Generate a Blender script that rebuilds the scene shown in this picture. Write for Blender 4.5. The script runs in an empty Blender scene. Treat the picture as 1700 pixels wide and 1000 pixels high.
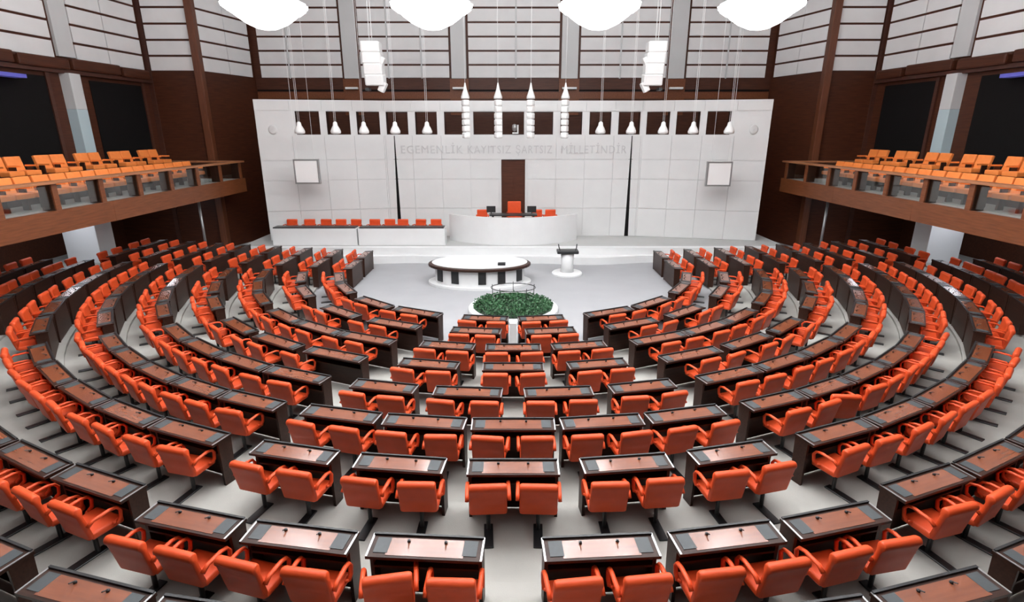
import bpy, bmesh, math, random
from mathutils import Matrix, Vector
random.seed(7)
PI = math.pi
SC = bpy.context.scene
COL = SC.collection

# ------------------------------------------------------------------ camera
cam_d = bpy.data.cameras.new('camera'); cam = bpy.data.objects.new('camera', cam_d); COL.objects.link(cam)
cam_d.sensor_width = 36.0; cam_d.lens = 906 / 1700 * 36.0; cam_d.shift_x = -2 / 1700
cam_d.clip_end = 200
CAMZ = 5.42
cam.location = (0, 0, CAMZ)
cam.rotation_euler = (math.radians(90 - 17.3), 0, 0)
SC.camera = cam
# ------------------------------------------------------------------ world, exposure
w = bpy.data.worlds.new('world'); SC.world = w; w.use_nodes = True
w.node_tree.nodes['Background'].inputs[0].default_value = (0.05, 0.055, 0.06, 1)
w.node_tree.nodes['Background'].inputs[1].default_value = 1.0
SC.view_settings.view_transform = 'Standard'; SC.view_settings.look = 'None'
SC.view_settings.gamma = 1.0; SC.view_settings.use_curve_mapping = False
SC.view_settings.exposure = -0.66
LAMP = 10.0      # emission of the chandeliers' lower bowls
LAMP_RIM = 34.0  # emission of their rims
LAMP_TOP = 80.0  # emission of their open tops

# ------------------------------------------------------------------ materials
def mat(name, col, rough=0.5, metal=0.0, noise=0.0, scale=8.0, col2=None, bump=0.0, bscale=None,
        wood=False, axis=0, emit=0.0, spec=0.5, coat=0.0):
    m = bpy.data.materials.new(name); m.use_nodes = True
    nt = m.node_tree; b = nt.nodes['Principled BSDF']
    b.inputs['Base Color'].default_value = (*col, 1); b.inputs['Roughness'].default_value = rough
    b.inputs['Metallic'].default_value = metal; b.inputs['Specular IOR Level'].default_value = spec
    if coat: b.inputs['Coat Weight'].default_value = coat; b.inputs['Coat Roughness'].default_value = 0.12
    if emit:
        b.inputs['Emission Color'].default_value = (*col, 1); b.inputs['Emission Strength'].default_value = emit
    if noise or wood or bump:
        tc = nt.nodes.new('ShaderNodeTexCoord'); mp = nt.nodes.new('ShaderNodeMapping')
        nt.links.new(tc.outputs['Object'], mp.inputs[0])
        if wood:
            s = [14.0, 14.0, 14.0]; s[axis] = 1.2; mp.inputs['Scale'].default_value = s
        tx = nt.nodes.new('ShaderNodeTexNoise'); tx.inputs['Scale'].default_value = scale
        tx.inputs['Detail'].default_value = 4.0
        nt.links.new(mp.outputs[0], tx.inputs['Vector'])
        if noise or wood:
            rp = nt.nodes.new('ShaderNodeValToRGB')
            c2 = col2 if col2 else tuple(c * (1 - noise) for c in col)
            rp.color_ramp.elements[0].position = 0.3; rp.color_ramp.elements[1].position = 0.7
            rp.color_ramp.elements[0].color = (*c2, 1); rp.color_ramp.elements[1].color = (*col, 1)
            nt.links.new(tx.outputs['Fac'], rp.inputs[0]); nt.links.new(rp.outputs[0], b.inputs['Base Color'])
        if bump:
            t2 = nt.nodes.new('ShaderNodeTexNoise'); t2.inputs['Scale'].default_value = bscale or scale * 6
            nt.links.new(mp.outputs[0], t2.inputs['Vector'])
            bp = nt.nodes.new('ShaderNodeBump'); bp.inputs['Strength'].default_value = bump
            bp.inputs['Distance'].default_value = 0.01
            nt.links.new(t2.outputs['Fac'], bp.inputs['Height']); nt.links.new(bp.outputs[0], b.inputs['Normal'])
    return m

M = {}
M['carpet'] = mat('grey_carpet', (0.40, 0.39, 0.36), 0.95, noise=0.16, scale=1.3, bump=0.3, bscale=120, spec=0.1)
M['well'] = mat('light_well_carpet', (0.33, 0.33, 0.34), 0.95, noise=0.06, scale=1.0, bump=0.2, bscale=120, spec=0.1)
M['stage'] = mat('stage_carpet', (0.47, 0.47, 0.46), 0.95, noise=0.08, scale=1.0, bump=0.2, bscale=120, spec=0.1)
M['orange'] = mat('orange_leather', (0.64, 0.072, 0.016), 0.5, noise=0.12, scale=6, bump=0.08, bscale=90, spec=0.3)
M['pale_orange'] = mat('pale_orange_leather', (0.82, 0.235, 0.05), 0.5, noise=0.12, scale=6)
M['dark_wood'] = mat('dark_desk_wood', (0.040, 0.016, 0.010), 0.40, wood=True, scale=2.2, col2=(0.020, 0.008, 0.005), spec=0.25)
M['top_wood'] = mat('desk_top_wood', (0.21, 0.060, 0.025), 0.22, wood=True, scale=1.3, col2=(0.155, 0.045, 0.020), coat=0.7)
M['pad'] = mat('grey_pad', (0.045, 0.052, 0.056), 0.5, noise=0.15, scale=20)
M['black'] = mat('black_metal', (0.012, 0.012, 0.013), 0.4)
M['chrome'] = mat('brushed_metal', (0.55, 0.55, 0.56), 0.3, metal=1.0)
M['white'] = mat('white_marble', (0.76, 0.765, 0.765), 0.45, noise=0.04, scale=2)
M['white_panel'] = mat('white_wall_panel', (0.72, 0.725, 0.72), 0.55, noise=0.035, scale=1.5)
M['letter'] = mat('silver_letter', (0.58, 0.58, 0.58), 0.4)
M['white_metal'] = mat('white_painted_metal', (0.84, 0.84, 0.83), 0.4)
M['acoustic'] = mat('white_acoustic_panel', (0.88, 0.88, 0.88), 0.8, noise=0.06, scale=1.2)
M['pillar'] = mat('grey_pillar_paint', (0.66, 0.67, 0.67), 0.6, noise=0.04, scale=1.5)
M['col_blue'] = mat('pale_blue_paint', (0.50, 0.62, 0.66), 0.6)
M['wall_wood'] = mat('wall_wood', (0.082, 0.024, 0.010), 0.45, wood=True, scale=1.4, col2=(0.048, 0.013, 0.006), spec=0.3)
M['line_wood'] = mat('batten_wood', (0.075, 0.022, 0.012), 0.5, wood=True, scale=1.4, col2=(0.05, 0.016, 0.009))
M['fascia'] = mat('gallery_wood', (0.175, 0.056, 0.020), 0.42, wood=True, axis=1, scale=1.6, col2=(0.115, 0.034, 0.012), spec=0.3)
M['rail'] = mat('handrail_wood', (0.36, 0.15, 0.065), 0.35, wood=True, axis=1, scale=1.6, col2=(0.28, 0.11, 0.05))
M['leaf'] = mat('leaf_green', (0.045, 0.14, 0.055), 0.6, noise=0.5, scale=3)
M['soil'] = mat('dark_soil', (0.02, 0.035, 0.02), 0.9)
M['dark'] = mat('dark_gap', (0.008, 0.007, 0.007), 0.8, spec=0.1)
M['grey_metal'] = mat('grey_metal', (0.34, 0.34, 0.34), 0.4, metal=0.6)
M['crystal'] = mat('lit_crystal', (0.97, 0.985, 1.0), 0.2, emit=LAMP)
M['crystal_top'] = mat('lit_crystal_top', (0.97, 0.985, 1.0), 0.2, emit=LAMP_TOP)
M['crystal_rim'] = mat('lit_crystal_rim', (0.97, 0.985, 1.0), 0.2, emit=LAMP_RIM)
M['soffit_fill'] = mat('added_soffit_light', (0.85, 0.9, 1.0), 0.3, emit=30.0)  # glow of the added, unseen lights under the galleries
M['ceiling'] = mat('white_ceiling', (0.9, 0.9, 0.9), 0.9)
M['violet'] = mat('violet_tube', (0.09, 0.09, 0.38), 0.3, emit=0.6)
M['post_wood'] = mat('corner_post_wood', (0.15, 0.048, 0.020), 0.4, wood=True, axis=2, scale=1.4, col2=(0.10, 0.030, 0.013))
M['screen_white'] = mat('white_screen', (0.86, 0.86, 0.85), 0.5)
g = bpy.data.materials.new('clear_glass'); g.use_nodes = True
nt = g.node_tree; nt.nodes.remove(nt.nodes['Principled BSDF'])
tr = nt.nodes.new('ShaderNodeBsdfTransparent'); tr.inputs[0].default_value = (0.90, 0.94, 0.93, 1)
gl = nt.nodes.new('ShaderNodeBsdfGlossy'); gl.inputs['Roughness'].default_value = 0.03
mx = nt.nodes.new('ShaderNodeMixShader'); mx.inputs[0].default_value = 0.10
nt.links.new(tr.outputs[0], mx.inputs[1]); nt.links.new(gl.outputs[0], mx.inputs[2])
nt.links.new(mx.outputs[0], nt.nodes['Material Output'].inputs[0]); M['glass'] = g

# ------------------------------------------------------------------ helpers
def box(bm, x0, x1, y0, y1, z0, z1, mx=None):
    vs = [bm.verts.new(((mx @ Vector(p)) if mx else p)) for p in
          [(x0, y0, z0), (x1, y0, z0), (x1, y1, z0), (x0, y1, z0), (x0, y0, z1), (x1, y0, z1), (x1, y1, z1), (x0, y1, z1)]]
    for f in [(0, 3, 2, 1), (4, 5, 6, 7), (0, 1, 5, 4), (1, 2, 6, 5), (2, 3, 7, 6), (3, 0, 4, 7)]:
        bm.faces.new([vs[i] for i in f])
    return vs
def bevel(bm, w, seg=2):
    bmesh.ops.bevel(bm, geom=list(bm.edges), offset=w, segments=seg, affect='EDGES', profile=0.6)
def lathe(bm, prof, n=24, c=(0, 0, 0), a0=0.0, a1=2 * PI, sx=1.0, sy=1.0, rip=0.0, nr=0):
    full = abs(a1 - a0 - 2 * PI) < 1e-6
    m = n if full else n + 1
    rings = []
    for r, z in prof:
        ring = []
        for i in range(m):
            a = a0 + (a1 - a0) * i / n
            k = 1 + (rip * math.cos(nr * a) if nr else 0)
            ring.append(bm.verts.new((c[0] + sx * r * k * math.cos(a), c[1] + sy * r * k * math.sin(a), c[2] + z)))
        rings.append(ring)
    for j in range(len(rings) - 1):
        for i in range(n):
            i2 = (i + 1) % m
            try: bm.faces.new((rings[j][i], rings[j][i2], rings[j + 1][i2], rings[j + 1][i]))
            except ValueError: pass
    return rings
def cap(bm, ring, flip=False):
    try: bm.faces.new(list(reversed(ring)) if flip else ring)
    except ValueError: pass
def cyl(bm, r, z0, z1, n=12, c=(0, 0)):
    R = lathe(bm, [(r, z0), (r, z1)], n, (c[0], c[1], 0)); cap(bm, R[0], True); cap(bm, R[1])
def tube(bm, pts, r, n=6, ry=None):
    pts = [Vector(p) for p in pts]; rings = []
    for i, p in enumerate(pts):
        d = (pts[min(i + 1, len(pts) - 1)] - pts[max(i - 1, 0)]).normalized()
        up = Vector((1, 0, 0)) if abs(d.x) < 0.9 else Vector((0, 0, 1))
        u = d.cross(up).normalized(); v = d.cross(u).normalized()
        rings.append([bm.verts.new(p + u * (r * math.cos(2 * PI * k / n)) + v * ((ry or r) * math.sin(2 * PI * k / n))) for k in range(n)])
    for a, b in zip(rings, rings[1:]):
        for k in range(n): bm.faces.new((a[k], a[(k + 1) % n], b[(k + 1) % n], b[k]))
    cap(bm, rings[0], True); cap(bm, rings[-1])
def done(name, bm, m, parent=None, smooth=False, loc=None, rotz=None):
    bmesh.ops.recalc_face_normals(bm, faces=list(bm.faces))
    me = bpy.data.meshes.new(name); bm.to_mesh(me); bm.free()
    me.materials.append(M[m] if isinstance(m, str) else m)
    if smooth: me.shade_smooth()
    return link(name, me, parent, loc, rotz)
def link(name, me, parent=None, loc=None, rotz=None):
    o = bpy.data.objects.new(name, me); COL.objects.link(o)
    if parent: o.parent = parent
    if loc: o.location = loc
    if rotz: o.rotation_euler = (0, 0, rotz)
    return o
def tag(o, label, cat, group=None):
    o['label'] = label; o['category'] = cat
    if group: o['group'] = group
    return o
def thing(name, label, cat, loc=(0, 0, 0), rotz=0.0, group=None):
    o = bpy.data.objects.new(name, None); COL.objects.link(o); o.empty_display_size = 0.2
    o.location = loc; o.rotation_euler = (0, 0, rotz)
    return tag(o, label, cat, group)
def struct(o):
    o['kind'] = 'structure'; return o
KIDS = {}
def kids(o):
    if o.name not in KIDS: KIDS[o.name] = list(o.children)
    return KIDS[o.name]
def dup(src, parent=None):
    c = src.copy(); COL.objects.link(c)
    if parent: c.parent = parent
    for ch in kids(src): dup(ch, c)
    return c
def bxo(name, m, x0, x1, y0, y1, z0, z1, parent=None, bv=0.0, loc=None, rotz=None):
    bm = bmesh.new(); box(bm, x0, x1, y0, y1, z0, z1)
    if bv: bevel(bm, bv)
    return done(name, bm, m, parent, False, loc, rotz)
ORD = ['zeroth', 'first', 'second', 'third', 'fourth', 'fifth', 'sixth', 'seventh', 'eighth', 'ninth', 'tenth', 'eleventh',
       'twelfth', 'thirteenth', 'fourteenth', 'fifteenth', 'sixteenth', 'seventeenth', 'eighteenth', 'nineteenth', 'twentieth']

# ------------------------------------------------------------------ the hall: geometry constants
YC = 19.6                                                          # centre of the seating arcs
ROWS = 'ABCDEFGHI'
RC = [6.67, 7.80, 8.97, 10.15, 11.40, 12.60, 13.83, 15.40, 16.55]  # chair-back radius, centre block
RS = [6.67, 7.85, 9.08, 10.25, 11.44, 12.64, 13.82, 15.20, 16.45]  # side blocks
XS = [6.40, 7.62, 8.86, 10.10, 11.36, 12.45, 13.58, 14.70, 15.9]   # straight blocks
TZ = [0.065 * j for j in range(9)]
STAGE = 0.62
def arc(R, deg):
    a = math.radians(deg); return R * math.sin(a), YC - R * math.cos(a)

# floor: the well and the raised tiers
bm = bmesh.new(); box(bm, -20, 20, -7, 30.2, -0.2, 0.0)
struct(done('floor', bm, 'well'))
def u_path(r, yend=22.35, n=60):
    p = [(-r, yend)] + [(r * math.sin(a), YC - r * math.cos(a)) for a in [-PI / 2 + PI * i / n for i in range(n + 1)]] + [(r, yend)]
    return p
for j in range(1, 9):
    r0 = 0.5 * (RC[j] + RS[j]) - 0.74; z1 = TZ[j]
    r1 = (0.5 * (RC[j + 1] + RS[j + 1]) - 0.74 + 0.001) if j < 8 else 18.6
    a = u_path(r0); b = u_path(r1) if j < 8 else u_path(r1)
    bm = bmesh.new(); V = []
    for (pa, pb) in zip(a, b):
        V.append([bm.verts.new((pa[0], pa[1], 0.0)), bm.verts.new((pa[0], pa[1], z1)), bm.verts.new((pb[0], pb[1], z1)), bm.verts.new((pb[0], pb[1], 0.0))])
    for s, t in zip(V, V[1:]):
        for k in range(4): bm.faces.new((s[k], s[(k + 1) % 4], t[(k + 1) % 4], t[k]))
    bm.faces.new(V[0]); bm.faces.new(V[-1])
    struct(done('floor', bm, 'carpet'))
# ceiling
struct(bxo('ceiling', 'ceiling', -20.5, 20.5, -7.3, 30.6, 12.2, 12.4))
struct(bxo('wall_rear', 'wall_wood', -20, 20, -7.2, -7.0, 0, 12.2))

# ------------------------------------------------------------------ panelled walls
Z_BEAM0, Z_BEAM1 = 7.44, 7.94
PH = 0.64
def panel_rows():
    z = Z_BEAM1 + 0.04; out = []
    while z < 12.1:
        out.append((z, min(z + PH - 0.09, 12.15))); z += PH
    return out
def panelled(name, p0, p1, bays, wood_top=Z_BEAM1, zlow=0.0, thick=0.3, m_low='wall_wood'):
    """a wall from p0 to p1 (seen with p0 on the left): wood below, white acoustic panels above; bays are (s0, s1) along it"""
    p0 = Vector((*p0, 0)); p1 = Vector((*p1, 0)); d = p1 - p0; L = d.length
    ang = math.atan2(d.y, d.x)
    bm = bmesh.new(); box(bm, 0, L, 0, thick, zlow, 12.2)
    wl = struct(done(name, bm, m_low, None, False, p0, ang))
    for (s0, s1) in bays:
        for (z0, z1) in panel_rows():
            bm = bmesh.new()
            box(bm, s0, s1, -0.05, 0.0, z0, z1)
            done('panel', bm, 'acoustic', wl)
    return wl, L
# back wall behind the white screen wall
BY = 29.5; BX = 12.95
px = [(-12.6, -8.56), (-7.60, -3.20), (-2.22, 2.28), (3.34, 7.64), (8.66, 12.6)]
wb, L = panelled('wall_back', (-BX, BY), (BX, BY), [(a + BX, b + BX) for a, b in px])
for i, (a, b) in enumerate([(-8.44, -7.72), (-3.08, -2.34), (2.40, 3.22), (7.76, 8.54)]):
    done('pillar_face', (lambda bm: (box(bm, a + BX, b + BX, -0.12, 0.0, Z_BEAM1, 12.2), bm)[1])(bmesh.new()), 'pillar', wb)
    done('pillar_base', (lambda bm: (box(bm, a + BX - 0.1, b + BX + 0.1, -0.10, 0.0, 6.2, Z_BEAM1 - 0.02), bm)[1])(bmesh.new()), 'fascia', wb)
    o = bxo('wall_lamp', 'white_metal', a + 0.05, b - 0.05, BY - 0.36, BY - 0.13, 7.42, 7.52, None, 0.02)
    tag(o, ['slim white wall lamp at foot of leftmost grey pilaster', 'slim white wall lamp at foot of second grey pilaster from left',
            'slim white wall lamp at foot of third grey pilaster from left', 'slim white wall lamp at foot of rightmost grey pilaster'][i], 'wall lamp', 'wall lamps under the pilasters')
for z0, z1, mt in [(7.36, 7.42, 'dark'), (6.98, 7.30, 'fascia')]:
    done('moulding', (lambda bm: (box(bm, 0.05, 2 * BX - 0.05, -0.06, 0.0, z0, z1), bm)[1])(bmesh.new()), mt, wb)
for x in (-6.25, -11.2, 0.1, -4.6, 5.3, 10.6):     # thin conduits on the panels
    done('conduit', (lambda bm: (box(bm, x + BX, x + BX + 0.07, -0.09, -0.05, Z_BEAM1, 12.2), bm)[1])(bmesh.new()), 'pillar', wb)
# returns and jogs either side, then the long side walls
JX0, JX1, JY = 13.87, 16.20, 26.1
SX = 0.0985
for sgn, side in ((-1, 'left'), (1, 'right')):
    pts = {'a': (BX, BY), 'b': (JX0, JY), 'c': (JX1, JY), 'e': (JX1 + SX * (JY + 6), -6)}
    pm = {k: (sgn * v[0], v[1]) for k, v in pts.items()}
    if sgn > 0:
        segs = [('a', 'b'), ('b', 'c'), ('c', 'e')]
    else:
        segs = [('b', 'a'), ('c', 'b'), ('e', 'c')]
    for k, (q0, q1) in enumerate(segs):
        P0, P1 = pm[q0], pm[q1]; L = math.hypot(P1[0] - P0[0], P1[1] - P0[1])
        if k == 0: bays = [(0.22, L * 0.5), (L * 0.5 + 0.03, L - 0.22)]
        elif k == 1: bays = [(0.22, L - 0.22)]
        else:
            # distances from the far corner, mirrored for the left wall
            cuts = [(0.22, 2.05), (2.09, 3.65), (4.62, 6.9), (6.94, 9.2), (9.6, 12.0), (12.1, 15.0), (15.2, 19), (19.2, 24), (24.2, 31)]
            bays = cuts if sgn > 0 else [(L - b, L - a) for a, b in cuts]
        wl, L = panelled('wall_%s' % side, P0, P1, bays, zlow=3.3 if k == 2 else 0.0)
        if k == 2:
            # beam of rounded timbers over the gallery opening
            s = 0.3; n = 0
            while s < 24:
                ln = [1.5, 2.3, 2.0, 2.6][n % 4]; a, b = (s, s + ln) if sgn > 0 else (L - s - ln, L - s)
                bm = bmesh.new(); box(bm, a, b - 0.08 if sgn > 0 else b, -0.34, 0.0, 7.56 + 0.03 * (n % 2), Z_BEAM1 + 0.05 * (n % 2)); bevel(bm, 0.07, 2)
                done('beam_timber', bm, 'wall_wood', wl, False); s += ln + 0.12; n += 1
            bm = bmesh.new(); box(bm, 0.1, L - 0.1, -0.22, 0.0, Z_BEAM0, 7.58); done('beam_ledge', bm, 'line_wood', wl)
            a, b = (3.78, 4.5) if sgn > 0 else (L - 4.5, L - 3.78)
            bm = bmesh.new(); box(bm, a, b, -0.12, 0.0, Z_BEAM1 + 0.1, 12.2); done('pillar_face', bm, 'pillar', wl)
            # dark glazed openings at gallery height
            for a, b in [(0.6, 3.3), (5.2, 8.6), (9.0, 12.6), (13.0, 17)]:
                if sgn < 0: a, b = L - b, L - a
                bm = bmesh.new(); box(bm, a, b, -0.03, 0.0, 3.9, 7.3); done('dark_panel', bm, M['dark'], wl)
                bm = bmesh.new(); box(bm, b, b + 0.14, -0.08, 0.0, 3.4, 7.44); done('batten', bm, 'line_wood', wl)
        if k == 1:
            for a in ([0.0, L - 0.16]):
                bm = bmesh.new(); box(bm, a, a + 0.18, -0.08, 0.0, 0, 12.2); done('batten', bm, 'line_wood', wl)
    struct(bxo('wall_%s' % side, 'wall_wood', *sorted((sgn * 18.7, sgn * 18.9)), -6, 26.2, 0, 3.4))
    struct(bxo('wall_%s' % side, 'wall_wood', *sorted((sgn * 16.1, sgn * 18.8)), 26.1, 26.3, 0, 3.4))
    # full-height wooden corner post
    o = bxo('trim_1' if sgn < 0 else 'trim_2', 'post_wood', -0.16, 0.16, -0.16, 0.16, 0, 12.2, None, 0.03, (sgn * JX0, JY - 0.06, 0)); struct(o)
    # pier under the gallery and slim column above it
    t = thing('column', 'square white pier under the %s gallery with slim pale column above' % side, 'column', (sgn * 16.55, 21.2, 0))
    bxo('pier', 'white_metal', -0.55 if sgn > 0 else -0.75, 0.75 if sgn > 0 else 0.55, -0.45, 0.45, 0.0, 2.78, t, 0.02)
    bxo('shaft', 'col_blue', -0.28, 0.28, 0.35, 0.9, 2.78, 6.2, t, 0.02)
    bxo('shaft_head', 'pillar', -0.28, 0.28, 0.35, 0.9, 6.2, 7.46, t, 0.02)

# ------------------------------------------------------------------ galleries
GZ0, GZ1, RAILZ, GX = 2.77, 3.37, 4.14, 12.3
GY0, GY1 = 3.0, 25.6
PY = [25.3 - 1.735 * k for k in range(13)]
def gallery(sgn, side):
    t = thing('gallery', '%s side gallery with brown wood fascia, glass balustrade and posts' % side, 'gallery', (sgn * GX, GY1, GZ0))
    def b(name, m, x0, x1, y0, y1, z0, z1, bv=0.0):
        if sgn < 0: x0, x1 = -x1, -x0
        bm = bmesh.new(); box(bm, x0, x1, y0 - GY1, y1 - GY1, z0 - GZ0, z1 - GZ0)
        if bv: bevel(bm, bv)
        return done(name, bm, m, t)
    L = 4.345; y = GY1
    while y > GY0 + 0.5:
        b('fascia_board', 'fascia', 0, 0.12, max(y - L, GY0) + 0.006, y, GZ0, GZ1); y -= L
    b('end_board', 'fascia', 0.12, 5.0 - 1.0, GY1 - 0.12, GY1, GZ0, GZ1)
    b('floor_slab', 'stage', 0.12, 3.75, GY0, GY1 - 0.12, GZ0 + 0.12, GZ1 - 0.02)
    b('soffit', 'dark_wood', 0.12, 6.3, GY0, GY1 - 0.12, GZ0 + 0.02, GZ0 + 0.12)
    for yy in (10.5, 14.2, 18.6, 23.6): b('added_soffit_light', 'soffit_fill', 3.0, 3.6, yy - 0.3, yy + 0.3, GZ0 + 0.005, GZ0 + 0.018)  # unseen lights, added to brighten the pier and seats below
    b('added_soffit_light', 'soffit_fill', 3.9, 4.5, 19.4, 20.0, GZ0 + 0.005, GZ0 + 0.018)  # one more added close to the pier to brighten its face
    b('seat_step', 'dark_wood', 1.85, 4.0, GY0, 24.2, GZ1 - 0.02, 3.82)
    b('handrail', 'rail', -0.06, 0.30, GY0, GY1, RAILZ - 0.07, RAILZ, 0.015)
    b('end_handrail', 'rail', 0.30, 3.9, GY1 - 0.34, GY1, RAILZ - 0.07, RAILZ, 0.015)
    for k, y in enumerate(PY):
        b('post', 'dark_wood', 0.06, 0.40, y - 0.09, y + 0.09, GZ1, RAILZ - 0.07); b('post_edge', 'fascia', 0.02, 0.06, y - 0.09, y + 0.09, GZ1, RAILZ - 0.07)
        if k: b('glass_panel', 'glass', 0.10, 0.115, PY[k] + 0.09, PY[k - 1] - 0.09, GZ1 + 0.05, RAILZ - 0.12)
    b('end_glass', 'glass', 0.30, 3.7, GY1 - 0.18, GY1 - 0.165, GZ1 + 0.05, RAILZ - 0.12)
    return t
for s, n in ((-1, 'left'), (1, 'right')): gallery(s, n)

# gallery seats
def seat_proto():
    t = thing('gallery_chair', '', 'chair')
    bm = bmesh.new()
    box(bm, -0.27, 0.27, -0.08, 0.02, 0.36, 0.90, Matrix.Rotation(0.22, 4, 'X')); bevel(bm, 0.03)
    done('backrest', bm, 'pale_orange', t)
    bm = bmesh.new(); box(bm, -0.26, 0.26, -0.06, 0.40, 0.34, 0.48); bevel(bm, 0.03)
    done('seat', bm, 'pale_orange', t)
    for sx in (-1, 1):
        bm = bmesh.new(); box(bm, sx * 0.29 - 0.02, sx * 0.29 + 0.02, -0.1, 0.30, 0.58, 0.63)
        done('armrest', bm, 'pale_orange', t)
        bm = bmesh.new(); box(bm, sx * 0.29 - 0.02, sx * 0.29 + 0.02, -0.05, 0.12, 0, 0.58)
        done('leg', bm, 'dark_wood', t)
    return t
gp = seat_proto(); used = False
def gseat(x, y, z, rz, label, grp):
    global used
    o = gp if not used else dup(gp); used = True
    o.location = (x, y, z); o.rotation_euler = (0, 0, rz); tag(o, label, 'chair', grp)
rowc = {1: [22.95 - 1.22 * k for k in range(9)], 2: [23.1 - 1.655 * k for k in range(5)]}
for sgn, side in ((-1, 'left'), (1, 'right')):
    for r, xx, zz in ((1, 13.35, GZ1 - 0.02), (2, 14.75, 3.82)):
        i = 0
        for c in rowc[r]:
            for q in (0.305, -0.305):
                i += 1
                rz = math.radians(sgn * 90 + random.uniform(-3, 3))
                gseat(sgn * xx, c + q, zz, rz, 'pale orange chair, %s row of %s gallery, %s from the stage end' % ('front' if r == 1 else 'rear', side, ORD[i]),
                      'pale orange chairs in the side galleries')
# support poles and violet lamps
for sgn, side in ((-1, 'left'), (1, 'right')):
    bm = bmesh.new(); cyl(bm, 0.05, 0.0, 2.72, 10); cyl(bm, 0.16, 2.72, 2.785, 12)
    tag(done('support_pole', bm, 'grey_metal', None, True, (sgn * 13.0, 22.75, 0)), 'thin grey metal pole holding up the %s gallery near the stage' % side, 'pole')
    bm = bmesh.new(); box(bm, -0.2, 0.2, -1.4, 1.4, 0, 0.12)
    tag(done('tube_lamp', bm, 'violet', None, False, (sgn * 16.5, 18.3, 7.12)), 'violet tube lamp under the timber beam above the %s gallery' % side, 'tube lamp')

# ------------------------------------------------------------------ stage and white screen wall
def platform(name, z0, z1, front, mtop, x=12.0, yb=29.4):
    bm = bmesh.new(); n = 40; V = []
    for i in range(n + 1):
        xx = -x + 2 * x * i / n; y = front(xx)
        V.append([bm.verts.new((xx, y, z0)), bm.verts.new((xx, y, z1)), bm.verts.new((xx, yb, z1)), bm.verts.new((xx, yb, z0))])
    for s, t in zip(V, V[1:]):
        for k in range(4): bm.faces.new((s[k], s[(k + 1) % 4], t[(k + 1) % 4], t[k]))
    bm.faces.new(V[0]); bm.faces.new(V[-1])
    return done(name, bm, mtop)
wave = lambda x: 22.62 + 0.16 * math.sin(x * 1.25 + 0.4) + 0.006 * x * x
st = thing('stage', 'white stepped stage with curved front below the white wall', 'stage', (0, 23, 0))
def pchild(o):
    o.parent = st; o.location = (0, -23, 0)
pchild(platform('step', 0.0, 0.31, wave, 'white', 11.6, 23.6))
pchild(platform('riser', 0.31, STAGE, lambda x: 23.1, 'white', 11.8, 23.5))
pchild(platform('stage_floor', 0.0, STAGE - 0.004, lambda x: 23.5, 'stage', 11.9, 29.4))
# wall
WT = 6.72; WX = 11.1; FX = 5.8; WD = 25.9; WE = 24.75
def wall_y(x):
    ax = abs(x); return WD if ax <= FX else WD - (WD - WE) * (ax - FX) / (WX - FX)
wins = [1.31 * k for k in range(-4, 5)] + [s * v for s in (-1, 1) for v in (6.50, 7.76, 9.02)]
wins.sort()
WZ0, WZ1, WHW = 5.27, 6.25, 0.49
def quadbox(bm, xa, xb, za, zb, off0, off1, xa2=None, xb2=None):
    """box following the wall plan from xa to xb (bottom xs xa2, xb2), between two offsets in front of the wall line"""
    xa2 = xa if xa2 is None else xa2; xb2 = xb if xb2 is None else xb2
    P = []
    for z, (l, r) in ((za, (xa2, xb2)), (zb, (xa, xb))):
        for x, off in ((l, off0), (r, off0), (r, off1), (l, off1)): P.append(bm.verts.new((x, wall_y(x) - off, z)))
    for f in [(0, 3, 2, 1), (4, 5, 6, 7), (0, 1, 5, 4), (1, 2, 6, 5), (2, 3, 7, 6), (3, 0, 4, 7)]:
        bm.faces.new([P[i] for i in f])
bm = bmesh.new()
edges = [-WX] + [v for x in wins for v in (x - WHW, x + WHW)] + [WX]
full = sorted(set([-WX, -FX, FX, WX]))
for a, b_ in zip(full, full[1:]):
    quadbox(bm, a, b_, WZ1, WT, -0.3, 0.0)
    if b_ <= -FX or a >= FX: quadbox(bm, a, b_, STAGE, WZ0, -0.3, 0.0)
quadbox(bm, -FX, -0.55, STAGE, WZ0, -0.3, 0.0); quadbox(bm, 0.55, FX, STAGE, WZ0, -0.3, 0.0); quadbox(bm, -0.55, 0.55, 4.17, WZ0, -0.3, 0.0)
for a, b_ in zip(edges[0::2], edges[1::2]):
    pts = [a] + [f for f in (-FX, FX) if a < f < b_] + [b_]
    for p, q in zip(pts, pts[1:]): quadbox(bm, p, q, WZ0, WZ1, -0.3, 0.0)
wf = struct(done('wall_front', bm, 'white_panel'))
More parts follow.
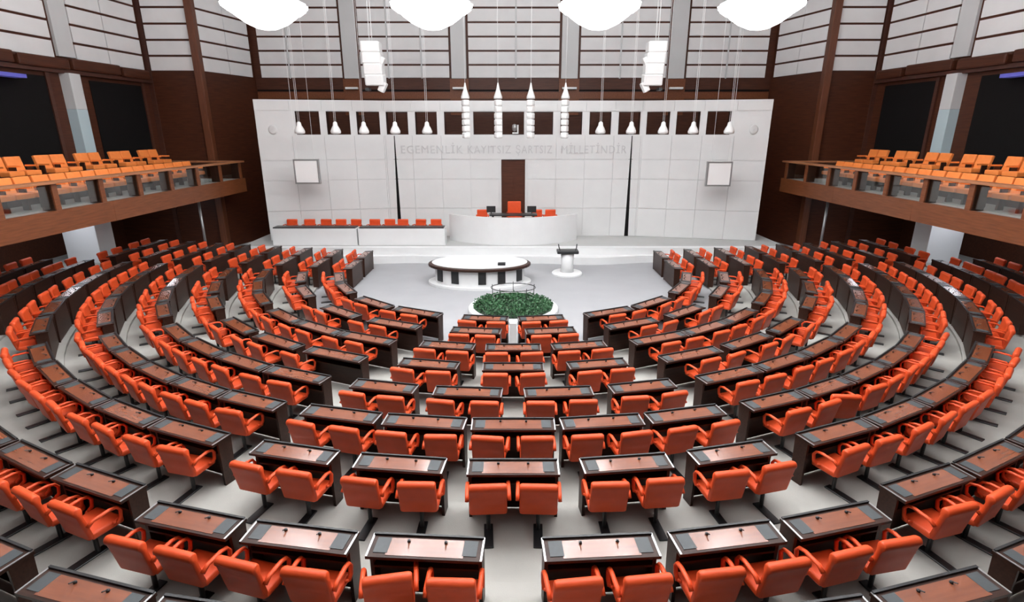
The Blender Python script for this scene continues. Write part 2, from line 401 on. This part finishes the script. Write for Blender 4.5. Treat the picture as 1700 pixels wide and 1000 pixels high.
# cladding panels
GP = 0.008
def clad(xa, xb, za, zb, xa2=None, xb2=None):
    bm = bmesh.new(); quadbox(bm, xa + GP, xb - GP, za + GP, zb - GP, 0.0, 0.03, None if xa2 is None else xa2 + GP, None if xb2 is None else xb2 - GP)
    done('panel', bm, 'white_panel', wf)
cols = [-WX, -9.7] + [0.5 * (a + b_) for a, b_ in zip(wins, wins[1:])] + [9.7, WX]
cols = sorted(cols + [])
SL = 5.40
def near_fold(a, b_): return a < -FX < b_ or a < FX < b_
for a, b_ in zip(cols, cols[1:]):
    parts = [(a, b_)]
    for f in (-FX, FX):
        parts = [q for p in parts for q in ([(p[0], f), (f, p[1])] if p[0] < f < p[1] else [p])]
    for (p, q) in parts:
        clad(p, q, WZ1 + 0.02, WT)
        # lower rows
        for (za, zb) in ((4.18, WZ0 - 0.04), (3.3, 4.18), (1.95, 3.3), (STAGE, 1.95)):
            pp, qq = p, q
            if zb < 4.3 and q > -0.55 and p < 0.55:
                if p < -0.55: clad(p, -0.55, za, zb)
                if q > 0.55: clad(0.55, q, za, zb)
                continue
            hit = [s for s in (-SL, SL) if p < s < q]
            if hit:
                s = hit[0]; gt = lambda z: 0.012 + 0.075 * (WZ0 - z) / (WZ0 - STAGE)
                clad(p, s - gt(zb), za, zb, p, s - gt(za)); clad(s + gt(zb), q, za, zb, s + gt(za), q)
            else: clad(p, q, za, zb)
for s in (-SL, SL):
    bm = bmesh.new(); quadbox(bm, s - 0.1, s + 0.1, STAGE, WZ0 - 0.05, 0.0, 0.006); done('dark_joint', bm, 'dark', wf)
# brown niches behind the square openings and the tall door
for i, x in enumerate(wins):
    bm = bmesh.new()
    for (xa, xb, za, zb) in ((x - WHW, x + WHW, WZ0, WZ0 + 0.02), (x - WHW, x + WHW, WZ1 - 0.02, WZ1), (x - WHW, x - WHW + 0.02, WZ0 + 0.02, WZ1 - 0.02), (x + WHW - 0.02, x + WHW, WZ0 + 0.02, WZ1 - 0.02)):
        quadbox(bm, xa, xb, za, zb, -0.30, -0.02)
    struct(done('window_%d' % (i + 1), bm, 'dark_wood'))
dr = struct(bxo('door_1', 'wall_wood', -0.55, 0.55, WD + 0.10, WD + 0.18, STAGE, 4.17))
for x in (-0.275, 0.275): bxo('door_leaf', 'wall_wood', x - 0.262, x + 0.262, WD + 0.07, WD + 0.10, STAGE + 0.02, 4.14, dr)
# inscription
ins = thing('wall_inscription', 'pale grey capital letters running across the white wall above the door', 'lettering', (0, WD - 0.04, 4.45))
words = [('EGEMENL\u0130K', -5.13, -2.30), ('KAYITSIZ', -2.08, -0.10), ('\u015eARTSIZ', 0.12, 1.78), ('M\u0130LLET\u0130ND\u0130R', 2.20, 5.18)]
for wd, xa, xb in words:
    cu = bpy.data.curves.new('txt', 'FONT'); cu.body = wd; cu.size = 0.5; cu.extrude = 0.02; cu.resolution_u = 2; cu.space_character = 1.15
    to = bpy.data.objects.new('txt', cu); COL.objects.link(to)
    bpy.context.view_layer.update()
    me = bpy.data.meshes.new_from_object(to.evaluated_get(bpy.context.evaluated_depsgraph_get()))
    bpy.data.objects.remove(to); bpy.data.curves.remove(cu)
    xs = [v.co.x for v in me.vertices]; ys = [v.co.y for v in me.vertices if True]
    sx = (xb - xa) / (max(xs) - min(xs)); x0 = min(xs)
    for v in me.vertices: v.co = Vector(((v.co.x - x0) * sx + xa, -v.co.z, v.co.y * 1.0))
    me.materials.clear(); me.materials.append(M['letter'])
    link('word', me, ins)
# pale round fittings near the wall's upper corners
for sgn, side in ((-1, 'left'), (1, 'right')):
    x = sgn * 10.45; bm = bmesh.new()
    R = lathe(bm, [(0.20, 0.0), (0.20, 0.015), (0.14, 0.03), (0.02, 0.032)], 16)
    bmesh.ops.rotate(bm, verts=bm.verts, cent=(0, 0, 0), matrix=Matrix.Rotation(PI / 2, 3, 'X'))
    tag(done('wall_fitting', bm, 'white_panel', None, True, (x, wall_y(x) - 0.03, 5.48)), 'small pale round fitting near %s upper corner of the white wall' % side, 'fitting')

# ------------------------------------------------------------------ orange swivel armchair
def chair_proto():
    t = thing('swivel_armchair', '', 'chair')
    bm = bmesh.new(); box(bm, -0.06, 0.06, -0.44, 0.0, 0.0, 0.022); bevel(bm, 0.006, 1)
    done('floor_base', bm, 'black', t)
    bm = bmesh.new(); cyl(bm, 0.028, 0.02, 0.355, 10, (0, -0.1)); box(bm, -0.12, 0.12, -0.18, 0.1, 0.335, 0.362)
    done('post', bm, 'black', t)
    bm = bmesh.new(); box(bm, -0.245, 0.245, -0.24, 0.14, 0.355, 0.445); bevel(bm, 0.035, 3)
    done('seat', bm, 'orange', t, True)
    # backrest with a thick rolled top edge
    prof = [(-0.205, 0.375), (-0.265, 0.375)]
    prof += [(-0.315, 0.64), (-0.338, 0.745)]
    for k in range(7):
        a = PI * (1.08 - 1.16 * k / 6); prof.append((-0.308 + 0.057 * math.cos(a), 0.796 + 0.057 * math.sin(a)))
    prof += [(-0.262, 0.73), (-0.24, 0.60)]
    cy = -0.28; cz = 0.61; W = 0.238
    bm = bmesh.new(); rings = []
    for x, s, dz in ((-W, 0.80, 1), (-W + 0.012, 0.93, 1), (-W + 0.035, 1.0, 1), (0, 1.0, 1), (W - 0.035, 1.0, 1), (W - 0.012, 0.93, 1), (W, 0.80, 1)):
        rings.append([bm.verts.new((x, cy - 0.26 * (z - cz) + (y - cy + 0.26 * (z - cz)) * s, cz + (z - cz) * (1 - (1 - s) * 0.25))) for y, z in prof])
    n = len(prof)
    for a, b_ in zip(rings, rings[1:]):
        for k in range(n): bm.faces.new((a[k], a[(k + 1) % n], b_[(k + 1) % n], b_[k]))
    cap(bm, rings[0]); cap(bm, rings[-1])
    done('backrest', bm, 'orange', t, True)
    for sx in (-1, 1):
        bm = bmesh.new(); x = sx * 0.268
        tube(bm, [(x, -0.27, 0.58), (x, -0.20, 0.625), (x, -0.01, 0.635), (x, 0.07, 0.615), (x, 0.105, 0.56), (x, 0.09, 0.46), (x, 0.03, 0.42)], 0.020, 6, 0.027)
        tube(bm, [(sx * 0.24, 0.0, 0.43), (x, 0.03, 0.43)], 0.02, 5)
        done('armrest', bm, 'orange', t, True)
    return t
CH = chair_proto(); CH_USED = [False]
def chair(x, y, z, rz, label, grp):
    o = CH if not CH_USED[0] else dup(CH); CH_USED[0] = True
    o.location = (x, y, z); o.rotation_euler = (0, 0, rz); tag(o, label, 'chair', grp)
    return o
# ------------------------------------------------------------------ two-seat desk
DESKS = {}
def desk_proto(wd):
    t = thing('bench_desk', '', 'desk'); h = wd / 2; TH = 0.75
    tilt = Matrix.Translation((0, 0, TH)) @ Matrix.Rotation(math.radians(2), 4, 'X')
    for sx in (-1, 1):
        bm = bmesh.new(); a, b_ = sorted((sx * h, sx * (h - 0.04)))
        vs = box(bm, a, b_, -0.06, 0.165, 0, TH - 0.035)
        for v in vs:
            if v.co.z < 0.1: v.co.y *= 0.85
            elif v.co.y > 0: v.co.z += 0.01
            else: v.co.z -= 0.012
        done('side_panel', bm, 'dark_wood', t)
    bm = bmesh.new(); box(bm, -h + 0.04, h - 0.04, 0.115, 0.145, 0.03, TH - 0.03); done('front_panel', bm, 'dark_wood', t)
    bm = bmesh.new(); box(bm, -h + 0.04, h - 0.04, -0.06, 0.115, 0.52, 0.545); done('shelf', bm, 'dark_wood', t)
    bm = bmesh.new(); box(bm, -h - 0.012, h + 0.012, -0.160, 0.175, -0.035, 0.0, tilt); dt = done('desk_top', bm, 'dark_wood', t)
    bm = bmesh.new(); box(bm, -h + 0.19, h - 0.19, -0.13, 0.115, 0.0, 0.004, tilt); done('writing_surface', bm, 'top_wood', dt)
    bm = bmesh.new(); box(bm, -h, h, 0.145, 0.172, 0.0, 0.022, tilt); done('back_ledge', bm, 'black', dt)
    for sx in (-1, 1):
        bm = bmesh.new(); a, b_ = sorted((sx * (h - 0.055), sx * (h - 0.205))); box(bm, a, b_, -0.10, 0.115, 0.0, 0.006, tilt); done('control_pad', bm, 'pad', dt)
        bm = bmesh.new(); a, b_ = sorted((sx * (h + 0.010), sx * (h - 0.010))); box(bm, a, b_, -0.158, 0.172, 0.0, 0.006, tilt); done('metal_trim', bm, 'chrome', dt)
        bm = bmesh.new(); cyl(bm, 0.018, TH, TH + 0.025, 8, (sx * 0.2, 0.07)); tube(bm, [(sx * 0.2, 0.07, TH + 0.02), (sx * 0.2, 0.05, TH + 0.035), (sx * 0.2, 0.015, TH + 0.05)], 0.007, 5)
        done('microphone', bm, 'black', dt)
    return t
def desk(x, y, z, rz, wd, label, grp):
    wd = round(wd / 0.04) * 0.04; k = round(wd, 2)
    if k not in DESKS: DESKS[k] = o = desk_proto(wd)
    else: o = dup(DESKS[k])
    o.location = (x, y, z); o.rotation_euler = (0, 0, rz); tag(o, label, 'desk', grp)
rowname = ['front', 'second', 'third', 'fourth', 'fifth', 'sixth', 'seventh', 'eighth', 'ninth']
DOFF = 0.515; COFF = 0.305
def widen(R, deg):      # the wings bow out a little more on the left than on the right
    a = abs(deg); k = max(0.0, 1 - abs(a - 54) / 34.0)
    return R + k * R * (0.0085 if deg < 0 else 0.002)
def put_chair(R, deg, z, label, grp, jit=5, turn=0):
    x, y = arc(widen(R, deg) - COFF, deg); chair(x, y, z, math.radians(deg + turn + random.uniform(-jit, jit)), label, grp)
def put_desk(R, deg, z, wd, label, grp):
    x, y = arc(widen(R, deg) - DOFF, deg); desk(x, y, z, math.radians(deg), wd, label, grp)
DW = 'dark brown two-seat desk'; CW = 'orange swivel armchair'
# centre block: chair angles as seen
CEN = {0: [3.8, 9.9], 1: [4.7, 9.5], 2: [2.35, 7.6, 12.25], 3: [1.95, 8.2, 12.1], 4: [2.4, 6.05, 10.65, 14.15],
       5: [1.6, 4.95, 8.25, 11.6, 14.9], 6: [1.4, 5.1, 8.05, 11.8, 14.7], 7: [2.25, 4.85, 7.65, 10.3, 13.05, 15.5]}
for j, ang in CEN.items():
    odd = len(ang) % 2 == 1; allc = sorted([-a for a in ang] + ang)
    for i, a in enumerate(allc):
        put_chair(RC[j], a, TZ[j], '%s in %s row of centre block, %s seat from the left' % (CW, rowname[j], ORD[i + 1]), 'orange chairs of the centre block', 5, 16 if (j == 7 and i == 4) else 0)
    pairs = list(zip(allc[0::2], allc[1::2]))
    for i, (a, b_) in enumerate(pairs):
        wd = 1.20
        if j == 5: wd = 1.26
        put_desk(RC[j], 0.5 * (a + b_), TZ[j], wd, '%s in %s row of centre block, %s from the left' % (DW, rowname[j], ORD[i + 1]), 'desks of the centre block')
# ninth row of the centre block: only its end desks come into the frame
for s, side in ((-1, 'left'), (1, 'right')):
    put_desk(RC[8], s * 14.55, TZ[8], 1.28, '%s at the %s end of the nearest centre row' % (DW, side), 'desks of the nearest centre row')
    put_desk(RC[8], s * 9.5, TZ[8], 1.28, '%s second from the %s end of the nearest centre row' % (DW, side), 'desks of the nearest centre row')
# inner curved blocks
N2 = [2, 2, 3, 3, 4, 5, 5, 3, 2]
for s, side in ((-1, 'left'), (1, 'right')):
    for j in range(9):
        n = N2[j]; a0, a1 = 18.4, 48.3
        pitch = (a1 - a0) / n if j < 7 else 5.35
        off = 1.4 if j < 6 else 0.15
        wd = min(1.42, math.radians(pitch) * (RS[j] - DOFF) - 0.06)
        if j >= 7: wd = 1.26
        k = 0
        for i in range(n):
            c = a0 + pitch * (i + 0.5)
            put_desk(RS[j], s * (a0 + math.degrees(wd / 2 / (RS[j] - DOFF)) + pitch * i if n < 4 else c), TZ[j], wd,
                     '%s, %s row of %s inner curved block, %s from the diagonal aisle' % (DW, rowname[j], side, ORD[i + 1]), 'desks of the %s inner curved block' % side)
            if j == 8: continue
            hp = math.degrees(0.345 / RS[j])
            for q in (-1, 1):
                if s < 0 and j == 3 and i == 0 and q == -1: continue          # one place stands empty
                k += 1
                jit = 6; o_ = s * (c + q * hp + off)
                put_chair(RS[j], o_, TZ[j], '%s, %s row of %s inner curved block, %s from the diagonal aisle' % (CW, rowname[j], side, ORD[k]),
                          'orange chairs of the %s inner curved block' % side, jit, -34 if (s > 0 and j == 5 and k == 3) else 0)
# outer curved blocks
N3 = [2, 2, 3, 3, 4, 5, 5, 5, 4]
for s, side in ((-1, 'left'), (1, 'right')):
    for j in range(9):
        n = N3[j]; R = RS[j] - (0.05 if j < 7 else 0.12); a0 = 51.6; a1 = math.degrees(math.acos(1.35 / R))
        if j == 7: a0 = 63.0
        if j == 8: a0 = 70.0; a1 = 84.5; n = 3
        pitch = (a1 - a0) / n; wd = min(1.40, math.radians(pitch) * (R - DOFF) - 0.06)
        for i in range(n):
            c = a1 - pitch * (i + 0.5)
            put_desk(R, s * c, TZ[j], wd, '%s, %s row of %s outer curved block, %s from the stage' % (DW, rowname[j], side, ORD[i + 1]), 'desks of the %s outer curved block' % side)
            hp = math.degrees(0.34 / R)
            for q in (1, -1):
                put_chair(R, s * (c + q * hp + 0.3), TZ[j], '%s, %s row of %s outer curved block, %s from the stage' % (CW, rowname[j], side, ORD[2 * i + (1 if q > 0 else 2)]),
                          'orange chairs of the %s outer curved block' % side)
# straight blocks beside the stage
for s, side in ((-1, 'left'), (1, 'right')):
    for j in range(8):
        for i, yc in enumerate((21.18, 19.52)):
            desk(s * (XS[j] - DOFF), yc, TZ[j], math.radians(s * 90), 1.36, '%s, %s row of %s straight block, %s from the stage' % (DW, rowname[j], side, ORD[i + 1]), 'desks of the %s straight block' % side)
            for q in (1, -1):
                chair(s * (XS[j] - COFF), yc + q * 0.36, TZ[j], math.radians(s * 90 + random.uniform(-5, 5)),
                      '%s, %s row of %s straight block, %s from the stage' % (CW, rowname[j], side, ORD[2 * i + (1 if q > 0 else 2)]), 'orange chairs of the %s straight block' % side)

# ------------------------------------------------------------------ rostrum, ministers' benches
t = thing('rostrum', 'large white curved rostrum in front of the tall brown door', 'rostrum', (0, 24.6, STAGE))
HW, SAG = 2.92, 1.25
Rr = (HW ** 2 + SAG ** 2) / (2 * SAG); a_ = math.asin(HW / Rr); cyr = 0.3 - SAG + Rr
def arcband(name, m, r0, r1, z0, z1, par, ang=a_, n=28):
    bm = bmesh.new(); V = []
    for i in range(n + 1):
        b_ = -ang + 2 * ang * i / n
        P = lambda r, z: bm.verts.new((r * math.sin(b_), cyr - r * math.cos(b_), z))
        V.append([P(r1, z0), P(r1, z1), P(r0, z1), P(r0, z0)])
    for s_, u in zip(V, V[1:]):
        for k in range(4): bm.faces.new((s_[k], s_[(k + 1) % 4], u[(k + 1) % 4], u[k]))
    bm.faces.new(V[0]); bm.faces.new(V[-1]); return done(name, bm, m, par, False)
arcband('front_wall', 'white', Rr - 0.16, Rr, 0, 1.20, t)
bm = bmesh.new(); box(bm, -2.6, 2.6, 0.15, 1.1, 0, 0.5); done('inner_platform', bm, 'stage', t)
for i, (x, lab) in enumerate(((0, 'speaker'),)):
    tt = thing('rostrum_desk', 'long black desk top behind the white curved rostrum', 'desk', (0, 24.25, STAGE + 0.0))
    bxo('desk_top', 'black', -1.05, 1.05, -0.3, 0.3, 1.24, 1.30, tt, 0.01)
    for sx in (-0.9, 0.9): bxo('leg', 'black', sx - 0.04, sx + 0.04, -0.2, 0.2, 0.0, 1.24, tt)
# tall chair of the speaker
t = thing('high_back_chair', 'tall orange high-back chair at the middle of the rostrum', 'chair', (0.05, 25.1, STAGE + 0.5), PI)
bm = bmesh.new(); box(bm, -0.31, 0.31, -0.30, -0.18, 0.42, 1.22); bevel(bm, 0.05, 3); done('backrest', bm, 'orange', t, True)
bm = bmesh.new(); box(bm, -0.3, 0.3, -0.25, 0.25, 0.42, 0.54); bevel(bm, 0.04, 3); done('seat', bm, 'orange', t, True)
for sx in (-1, 1):
    bm = bmesh.new(); tube(bm, [(sx * 0.33, -0.24, 0.72), (sx * 0.33, 0.16, 0.72), (sx * 0.33, 0.18, 0.5)], 0.03, 6); done('armrest', bm, 'orange', t, True)
bm = bmesh.new(); cyl(bm, 0.04, 0.02, 0.42, 10); cyl(bm, 0.26, 0.0, 0.03, 16); done('post', bm, 'black', t)
for x, lab in ((-1.40, 'orange armchair at the left end of the white rostrum'), (1.12, 'orange armchair on the right of the rostrum, nearer the tall chair'), (1.72, 'orange armchair at the right end of the white rostrum')):
    chair(x, 24.95, STAGE + 0.5, PI + random.uniform(-0.1, 0.1), lab, 'orange chairs behind the rostrum')
for x, lab in ((-0.98, 'black desk monitor on the left end of the rostrum desk'), (0.82, 'black desk monitor on the right end of the rostrum desk')):
    t = thing('monitor', lab, 'monitor', (x, 24.25, STAGE + 1.30))
    bxo('screen', 'black', -0.2, 0.2, -0.02, 0.02, 0.06, 0.34, t, 0.008); bxo('foot', 'black', -0.1, 0.1, -0.07, 0.07, 0, 0.015, t); bxo('neck', 'black', -0.02, 0.02, -0.015, 0.015, 0.0, 0.08, t)
def bench(x0, x1, lab):
    c = 0.5 * (x0 + x1); L = (x1 - x0) / 2
    t = thing('front_bench', lab, 'bench', (c, 23.9, STAGE))
    bxo('front_panel', 'white', -L, L, -0.25, -0.17, 0, 0.74, t, 0.01)
    for sx in (-1, 1): bxo('end_panel', 'white', sx * L - (0.08 if sx > 0 else 0), sx * L + (0.08 if sx < 0 else 0), -0.17, 0.35, 0, 0.74, t, 0.01)
    bxo('desk_top', 'black', -L + 0.06, L - 0.06, -0.22, 0.30, 0.74, 0.79, t)
    bxo('platform', 'stage', -L + 0.1, L - 0.1, 0.0, 1.0 if x0 > -7 else 0.9, 0, 0.14, t)
bench(-10.55, -6.84, 'long white bench with black top, nearer the left wall')
bench(-6.78, -2.98, 'long white bench with black top, beside the curved rostrum')
for i, x in enumerate((-10.05, -9.2, -8.5, -7.82, -7.16)):
    chair(x, 24.42, STAGE + 0.14, PI + random.uniform(-0.12, 0.12), 'orange armchair, %s from the left behind the leftmost white bench' % ORD[i + 1], 'orange chairs behind the white benches')
for i, x in enumerate((-6.3, -5.6, -5.0, -4.24, -3.5)):
    chair(x, 24.42, STAGE + 0.14, PI + random.uniform(-0.3, 0.3), 'orange armchair, %s from the left behind the bench beside the rostrum' % ORD[i + 1], 'orange chairs behind the white benches')

# ------------------------------------------------------------------ stenographers' table
t = thing('oval_table', 'oval white table with dark rim standing in the well before the stage', 'table', (-1.25, 19.8, 0))
def ell(name, m, prof, par, n=48, a=1.0, b_=0.62, capt=True, sm=False):
    bm = bmesh.new(); R = lathe(bm, prof, n, (0, 0, 0), 0, 2 * PI, a, b_)
    if capt: cap(bm, R[-1]); cap(bm, R[0], True)
    return done(name, bm, m, par, sm)
ell('plinth', 'white', [(1.92, 0.0), (1.92, 0.08)], t)
ell('body', 'white', [(1.66, 0.08), (1.66, 0.68)], t)
ell('dark_rim', 'dark_wood', [(1.88, 0.66), (1.90, 0.68), (1.90, 0.745), (1.88, 0.76)], t)
mt = ell('marble_top', 'white', [(1.66, 0.762), (1.66, 0.775)], t, a=1.07, b_=0.675); mt.location = (0, 0.075, 0)
for k, deg in enumerate((212, 240, 275, 300, 332)):
    a = math.radians(deg); x, y = 1.66 * math.cos(a), 0.62 * 1.66 * math.sin(a)
    nrm = math.atan2(y / (1.66 * 0.62) ** 2, x / 1.66 ** 2)
    bm = bmesh.new(); box(bm, -0.02, 0.03, -0.14, 0.14, 0.18, 0.64, Matrix.Translation((x, y, 0)) @ Matrix.Rotation(nrm, 4, 'Z'))
    done('dark_recess', bm, 'black', t)
o = bxo('desk_telephone', 'black', -0.14, 0.14, -0.1, 0.1, 0, 0.09, None, 0.02, (-0.42, 19.3, 0.775)); tag(o, 'small black telephone on the right of the oval table', 'telephone')
# speaker's lectern
t = thing('lectern', 'white pedestal lectern with black top and two microphones in the well', 'lectern', (2.13, 21.0, 0))
ell('base', 'white', [(0.60, 0.0), (0.60, 0.06), (0.56, 0.10)], t, 36, 1, 1)
ell('pedestal', 'white', [(0.26, 0.10), (0.24, 0.45), (0.26, 0.86)], t, 24, 1, 0.8, True, True)
bm = bmesh.new(); box(bm, -0.42, 0.42, -0.26, 0.26, 0.86, 0.97); bevel(bm, 0.03); done('desk_top', bm, 'black', t)
for sx in (-1, 1):
    bm = bmesh.new(); tube(bm, [(sx * 0.3, -0.1, 0.96), (sx * 0.34, -0.05, 1.08), (sx * 0.36, 0.02, 1.2)], 0.022, 6); done('microphone', bm, 'black', t)
# round planter with ring rail and white post
t = thing('round_planter', 'low round planter of dense green foliage with white rim', 'planter', (0, 16.45, 0))
ell('rim', 'white', [(1.42, 0.0), (1.42, 0.10), (1.38, 0.13), (1.24, 0.13)], t, 48, 1, 1, False)
ell('soil', 'soil', [(1.24, 0.05), (1.24, 0.16)], t, 40, 1, 1)
bm = bmesh.new()
for k in range(4200):
    r = 1.26 * math.sqrt(random.random()); a = random.uniform(0, 2 * PI)
    h = 0.14 + 0.12 * (1 - (r / 1.26) ** 2) + random.uniform(0, 0.09); p = Vector((r * math.cos(a), r * math.sin(a), h))
    d = Vector((random.uniform(-1, 1), random.uniform(-1, 1), random.uniform(0.0, 0.9))).normalized(); sd = d.cross(Vector((random.uniform(-1, 1), random.uniform(-1, 1), 0.4))).normalized()
    L = random.uniform(0.05, 0.085); W = L * 0.35
    q = [bm.verts.new(p), bm.verts.new(p + d * L * 0.5 + sd * W), bm.verts.new(p + d * L), bm.verts.new(p + d * L * 0.5 - sd * W)]
    bm.faces.new(q)
fo = done('foliage', bm, 'leaf', t); fo['kind'] = 'stuff'
t = thing('ring_rail', 'thin dark ring rail on short legs over the green planter', 'rail', (0.0, 17.0, 0.13))
bm = bmesh.new(); tube(bm, [(0.72 * math.cos(2 * PI * k / 32), 0.5 * math.sin(2 * PI * k / 32), 0.46) for k in range(33)], 0.014, 6); done('top_ring', bm, 'black', t)
bm = bmesh.new(); tube(bm, [(0.66 * math.cos(2 * PI * k / 32), 0.46 * math.sin(2 * PI * k / 32), 0.16) for k in range(33)], 0.02, 6); done('lower_ring', bm, 'grey_metal', t)
for k in range(5):
    a = 2 * PI * (k + 0.25) / 5; bm = bmesh.new(); tube(bm, [(0.70 * math.cos(a), 0.49 * math.sin(a), 0.0), (0.72 * math.cos(a), 0.5 * math.sin(a), 0.52)], 0.012, 6); done('leg', bm, 'black', t)
o = bxo('white_post', 'white_metal', -0.085, 0.085, -0.06, 0.06, 0, 0.8, None, 0.01, (0, 13.0, 0)); tag(o, 'short white post between the two front centre desks', 'post')

# ------------------------------------------------------------------ things hanging before the white wall
def px_at(x, y, d):
    f, th = 906.0, math.radians(17.3); u = (x - 852) / f; v = (y - 500) / f
    dn = v * math.cos(th) + math.sin(th); fw = math.cos(th) - v * math.sin(th); k = d / fw
    return u * k, d, CAMZ - dn * k
def wire(par, x, y, z0, z1, r=0.006, m='white_metal'):
    bm = bmesh.new(); cyl(bm, r, z0, z1, 5, (x, y)); return done('wire', bm, m, par)
HD = 23.4
ns = [497, 557, 604, 656, 709, 997, 1048, 1101, 1151, 1211]
for i, x in enumerate(ns):
    X, Y, Z = px_at(x, 213, HD)
    side = ('%s from the left' % ORD[i + 1]) if i < 5 else ('%s from the right' % ORD[10 - i])
    t = thing('hanging_speaker', 'white bell-shaped hanging speaker before the square openings, %s' % side, 'speaker', (X, Y, Z), 0, 'white bell speakers hanging before the wall')
    bm = bmesh.new(); R = lathe(bm, [(0.03, 0.26), (0.08, 0.22), (0.10, 0.10), (0.16, 0.0), (0.21, -0.12), (0.20, -0.20), (0.08, -0.23)], 14); cap(bm, R[0]); cap(bm, R[-1], True); done('bell', bm, 'white_metal', t, True)
    for dx in (-0.03, 0.03): wire(t, dx, 0, 0.24, 12.19 - Z)
for i, x in enumerate((773, 827, 881, 938)):
    X, Y, Z = px_at(x, 188, HD)
    t = thing('line_array', 'slim white string of stacked speakers, %s of four above the lettering' % ORD[i + 1], 'speaker', (X, Y, Z), 0, 'slim white speaker strings')
    bm = bmesh.new(); R = lathe(bm, [(0.02, 1.15), (0.07, 0.9), (0.17, 0.62), (0.17, 0.55)], 12); cap(bm, R[0]); cap(bm, R[-1], True); done('top_cone', bm, 'white_metal', t, True)
    for k in range(6):
        z = 0.48 - 0.25 * k; bm = bmesh.new(); box(bm, -0.13, 0.13, -0.14, 0.14, z - 0.2, z + 0.03, Matrix.Rotation(0.5 if x < 852 else -0.5, 4, 'Z')); bevel(bm, 0.05, 2); done('module', bm, 'white_metal', t, True)
    wire(t, 0, 0, 1.1, 12.19 - Z)
for x, side in ((618, 'left'), (1088, 'right')):
    s = -1 if side == 'left' else 1
    X, Y, Z = px_at(x, 106, 23.0)
    t = thing('speaker_cluster', 'large white hanging loudspeaker cluster on the %s above the wall' % side, 'speaker', (X, Y, Z))
    for k in range(4):
        bm = bmesh.new(); mxx = Matrix.Translation((-s * 0.05 * k * 0.6, 0, 0.58 - 0.385 * k)) @ Matrix.Rotation(0.05 * k, 4, 'X')
        box(bm, -0.36, 0.36, -0.3, 0.3, -0.2, 0.2, mxx); bevel(bm, 0.04, 1); done('cabinet', bm, 'white_metal', t)
    for z in (0.25, -0.65):
        bm = bmesh.new(); box(bm, 0.28, 0.52, -0.18, 0.18, -0.2, 0.2, Matrix.Translation((0, 0, z)) @ Matrix.Rotation(0.5, 4, 'Y'))
        bevel(bm, 0.06, 2)
        if s > 0: bmesh.ops.scale(bm, vec=(-1, 1, 1), verts=bm.verts)
        done('side_horn', bm, 'white_metal', t)
    bxo('bracket', 'black', -0.3 if s < 0 else 0.16, -0.16 if s < 0 else 0.3, -0.2, 0.2, -0.98, -0.88, t)
    for dx in (-0.05, 0.05): wire(t, dx, 0, 0.8, 12.19 - Z, 0.009)
for x, y, side in ((510, 285, 'left'), (1193, 289, 'right')):
    X, Y, Z = px_at(x, y, 23.8)
    t = thing('hanging_screen', 'square white screen with grey frame hanging at the %s of the wall' % side, 'screen', (X, Y, Z))
    bxo('screen_face', 'screen_white', -0.47, 0.47, -0.07, -0.03, -0.45, 0.45, t)
    for a in (-1, 1):
        bxo('frame_bar', 'grey_metal', -0.53, 0.53, -0.08, 0.08, *sorted((a * 0.46, a * 0.51)), t)
        bxo('frame_bar', 'grey_metal', *sorted((a * 0.47, a * 0.53)), -0.08, 0.08, -0.46, 0.46, t)
        wire(t, a * 0.36, 0, 0.5, 12.19 - Z)
    bxo('back_panel', 'grey_metal', -0.47, 0.47, 0.02, 0.06, -0.46, 0.46, t)
# camera unit in the middle opening
t = thing('camera_unit', 'small grey and white camera unit in the middle square opening', 'camera', (0.1, WD - 0.02, WZ0))
bm = bmesh.new(); box(bm, -0.14, 0.14, -0.1, 0.1, 0.03, 0.10); bevel(bm, 0.02); done('base', bm, 'white_metal', t)
bm = bmesh.new(); box(bm, 0.08, 0.14, -0.08, 0.08, 0.10, 0.42); done('yoke', bm, 'white_metal', t)
bm = bmesh.new(); lathe(bm, [(0.02, -0.16), (0.10, -0.12), (0.12, 0.0), (0.10, 0.12), (0.02, 0.16)], 14, (-0.04, 0, 0.30)); done('head', bm, 'grey_metal', t, True)
# ------------------------------------------------------------------ crystal chandeliers
def lamp_proto():
    t = thing('chandelier', '', 'chandelier')
    bm = bmesh.new(); R = lathe(bm, [(0.05, -0.46), (0.26, -0.42), (0.52, -0.30), (0.74, -0.14), (0.86, -0.02)], 40, rip=0.012, nr=20); cap(bm, R[0], True)
    done('bowl', bm, 'crystal', t, True)
    bm = bmesh.new(); lathe(bm, [(0.84, -0.06), (1.00, 0.06), (1.02, 0.14), (0.86, 0.22)], 40, rip=0.035, nr=20); done('rim', bm, 'crystal_rim', t, True)
    for k, (r0, z0, r1, z1) in enumerate(((0.86, 0.22, 0.5, 0.30), (0.5, 0.30, 0.06, 0.34))):
        bm = bmesh.new(); lathe(bm, [(r0, z0), (r1, z1)], 40); done('top_tier', bm, 'crystal_top', t)
    bm = bmesh.new(); cyl(bm, 0.03, 0.33, 3.8, 8); done('rod', bm, 'chrome', t)
    bm = bmesh.new(); cyl(bm, 0.2, 3.72, 3.82, 16); done('ceiling_rose', bm, 'white_metal', t)
    return t
LP = lamp_proto(); first = True
LZ = 12.2 - 3.82
for r, y in enumerate((15.6, 11.3, 7.0)):
    for i, x in enumerate((-6.37, -2.09, 2.21, 6.35)):
        o = LP if first else dup(LP); first = False
        o.location = (x, y, LZ - (0.12 if (i == 3 and r == 0) else 0.0) * 0)
        rn = ['in the row nearest the stage', 'in the middle row', 'in the rear row'][r]
        tag(o, 'glowing white crystal bowl chandelier, %s from the left %s' % (ORD[i + 1], rn), 'chandelier', 'crystal chandeliers')
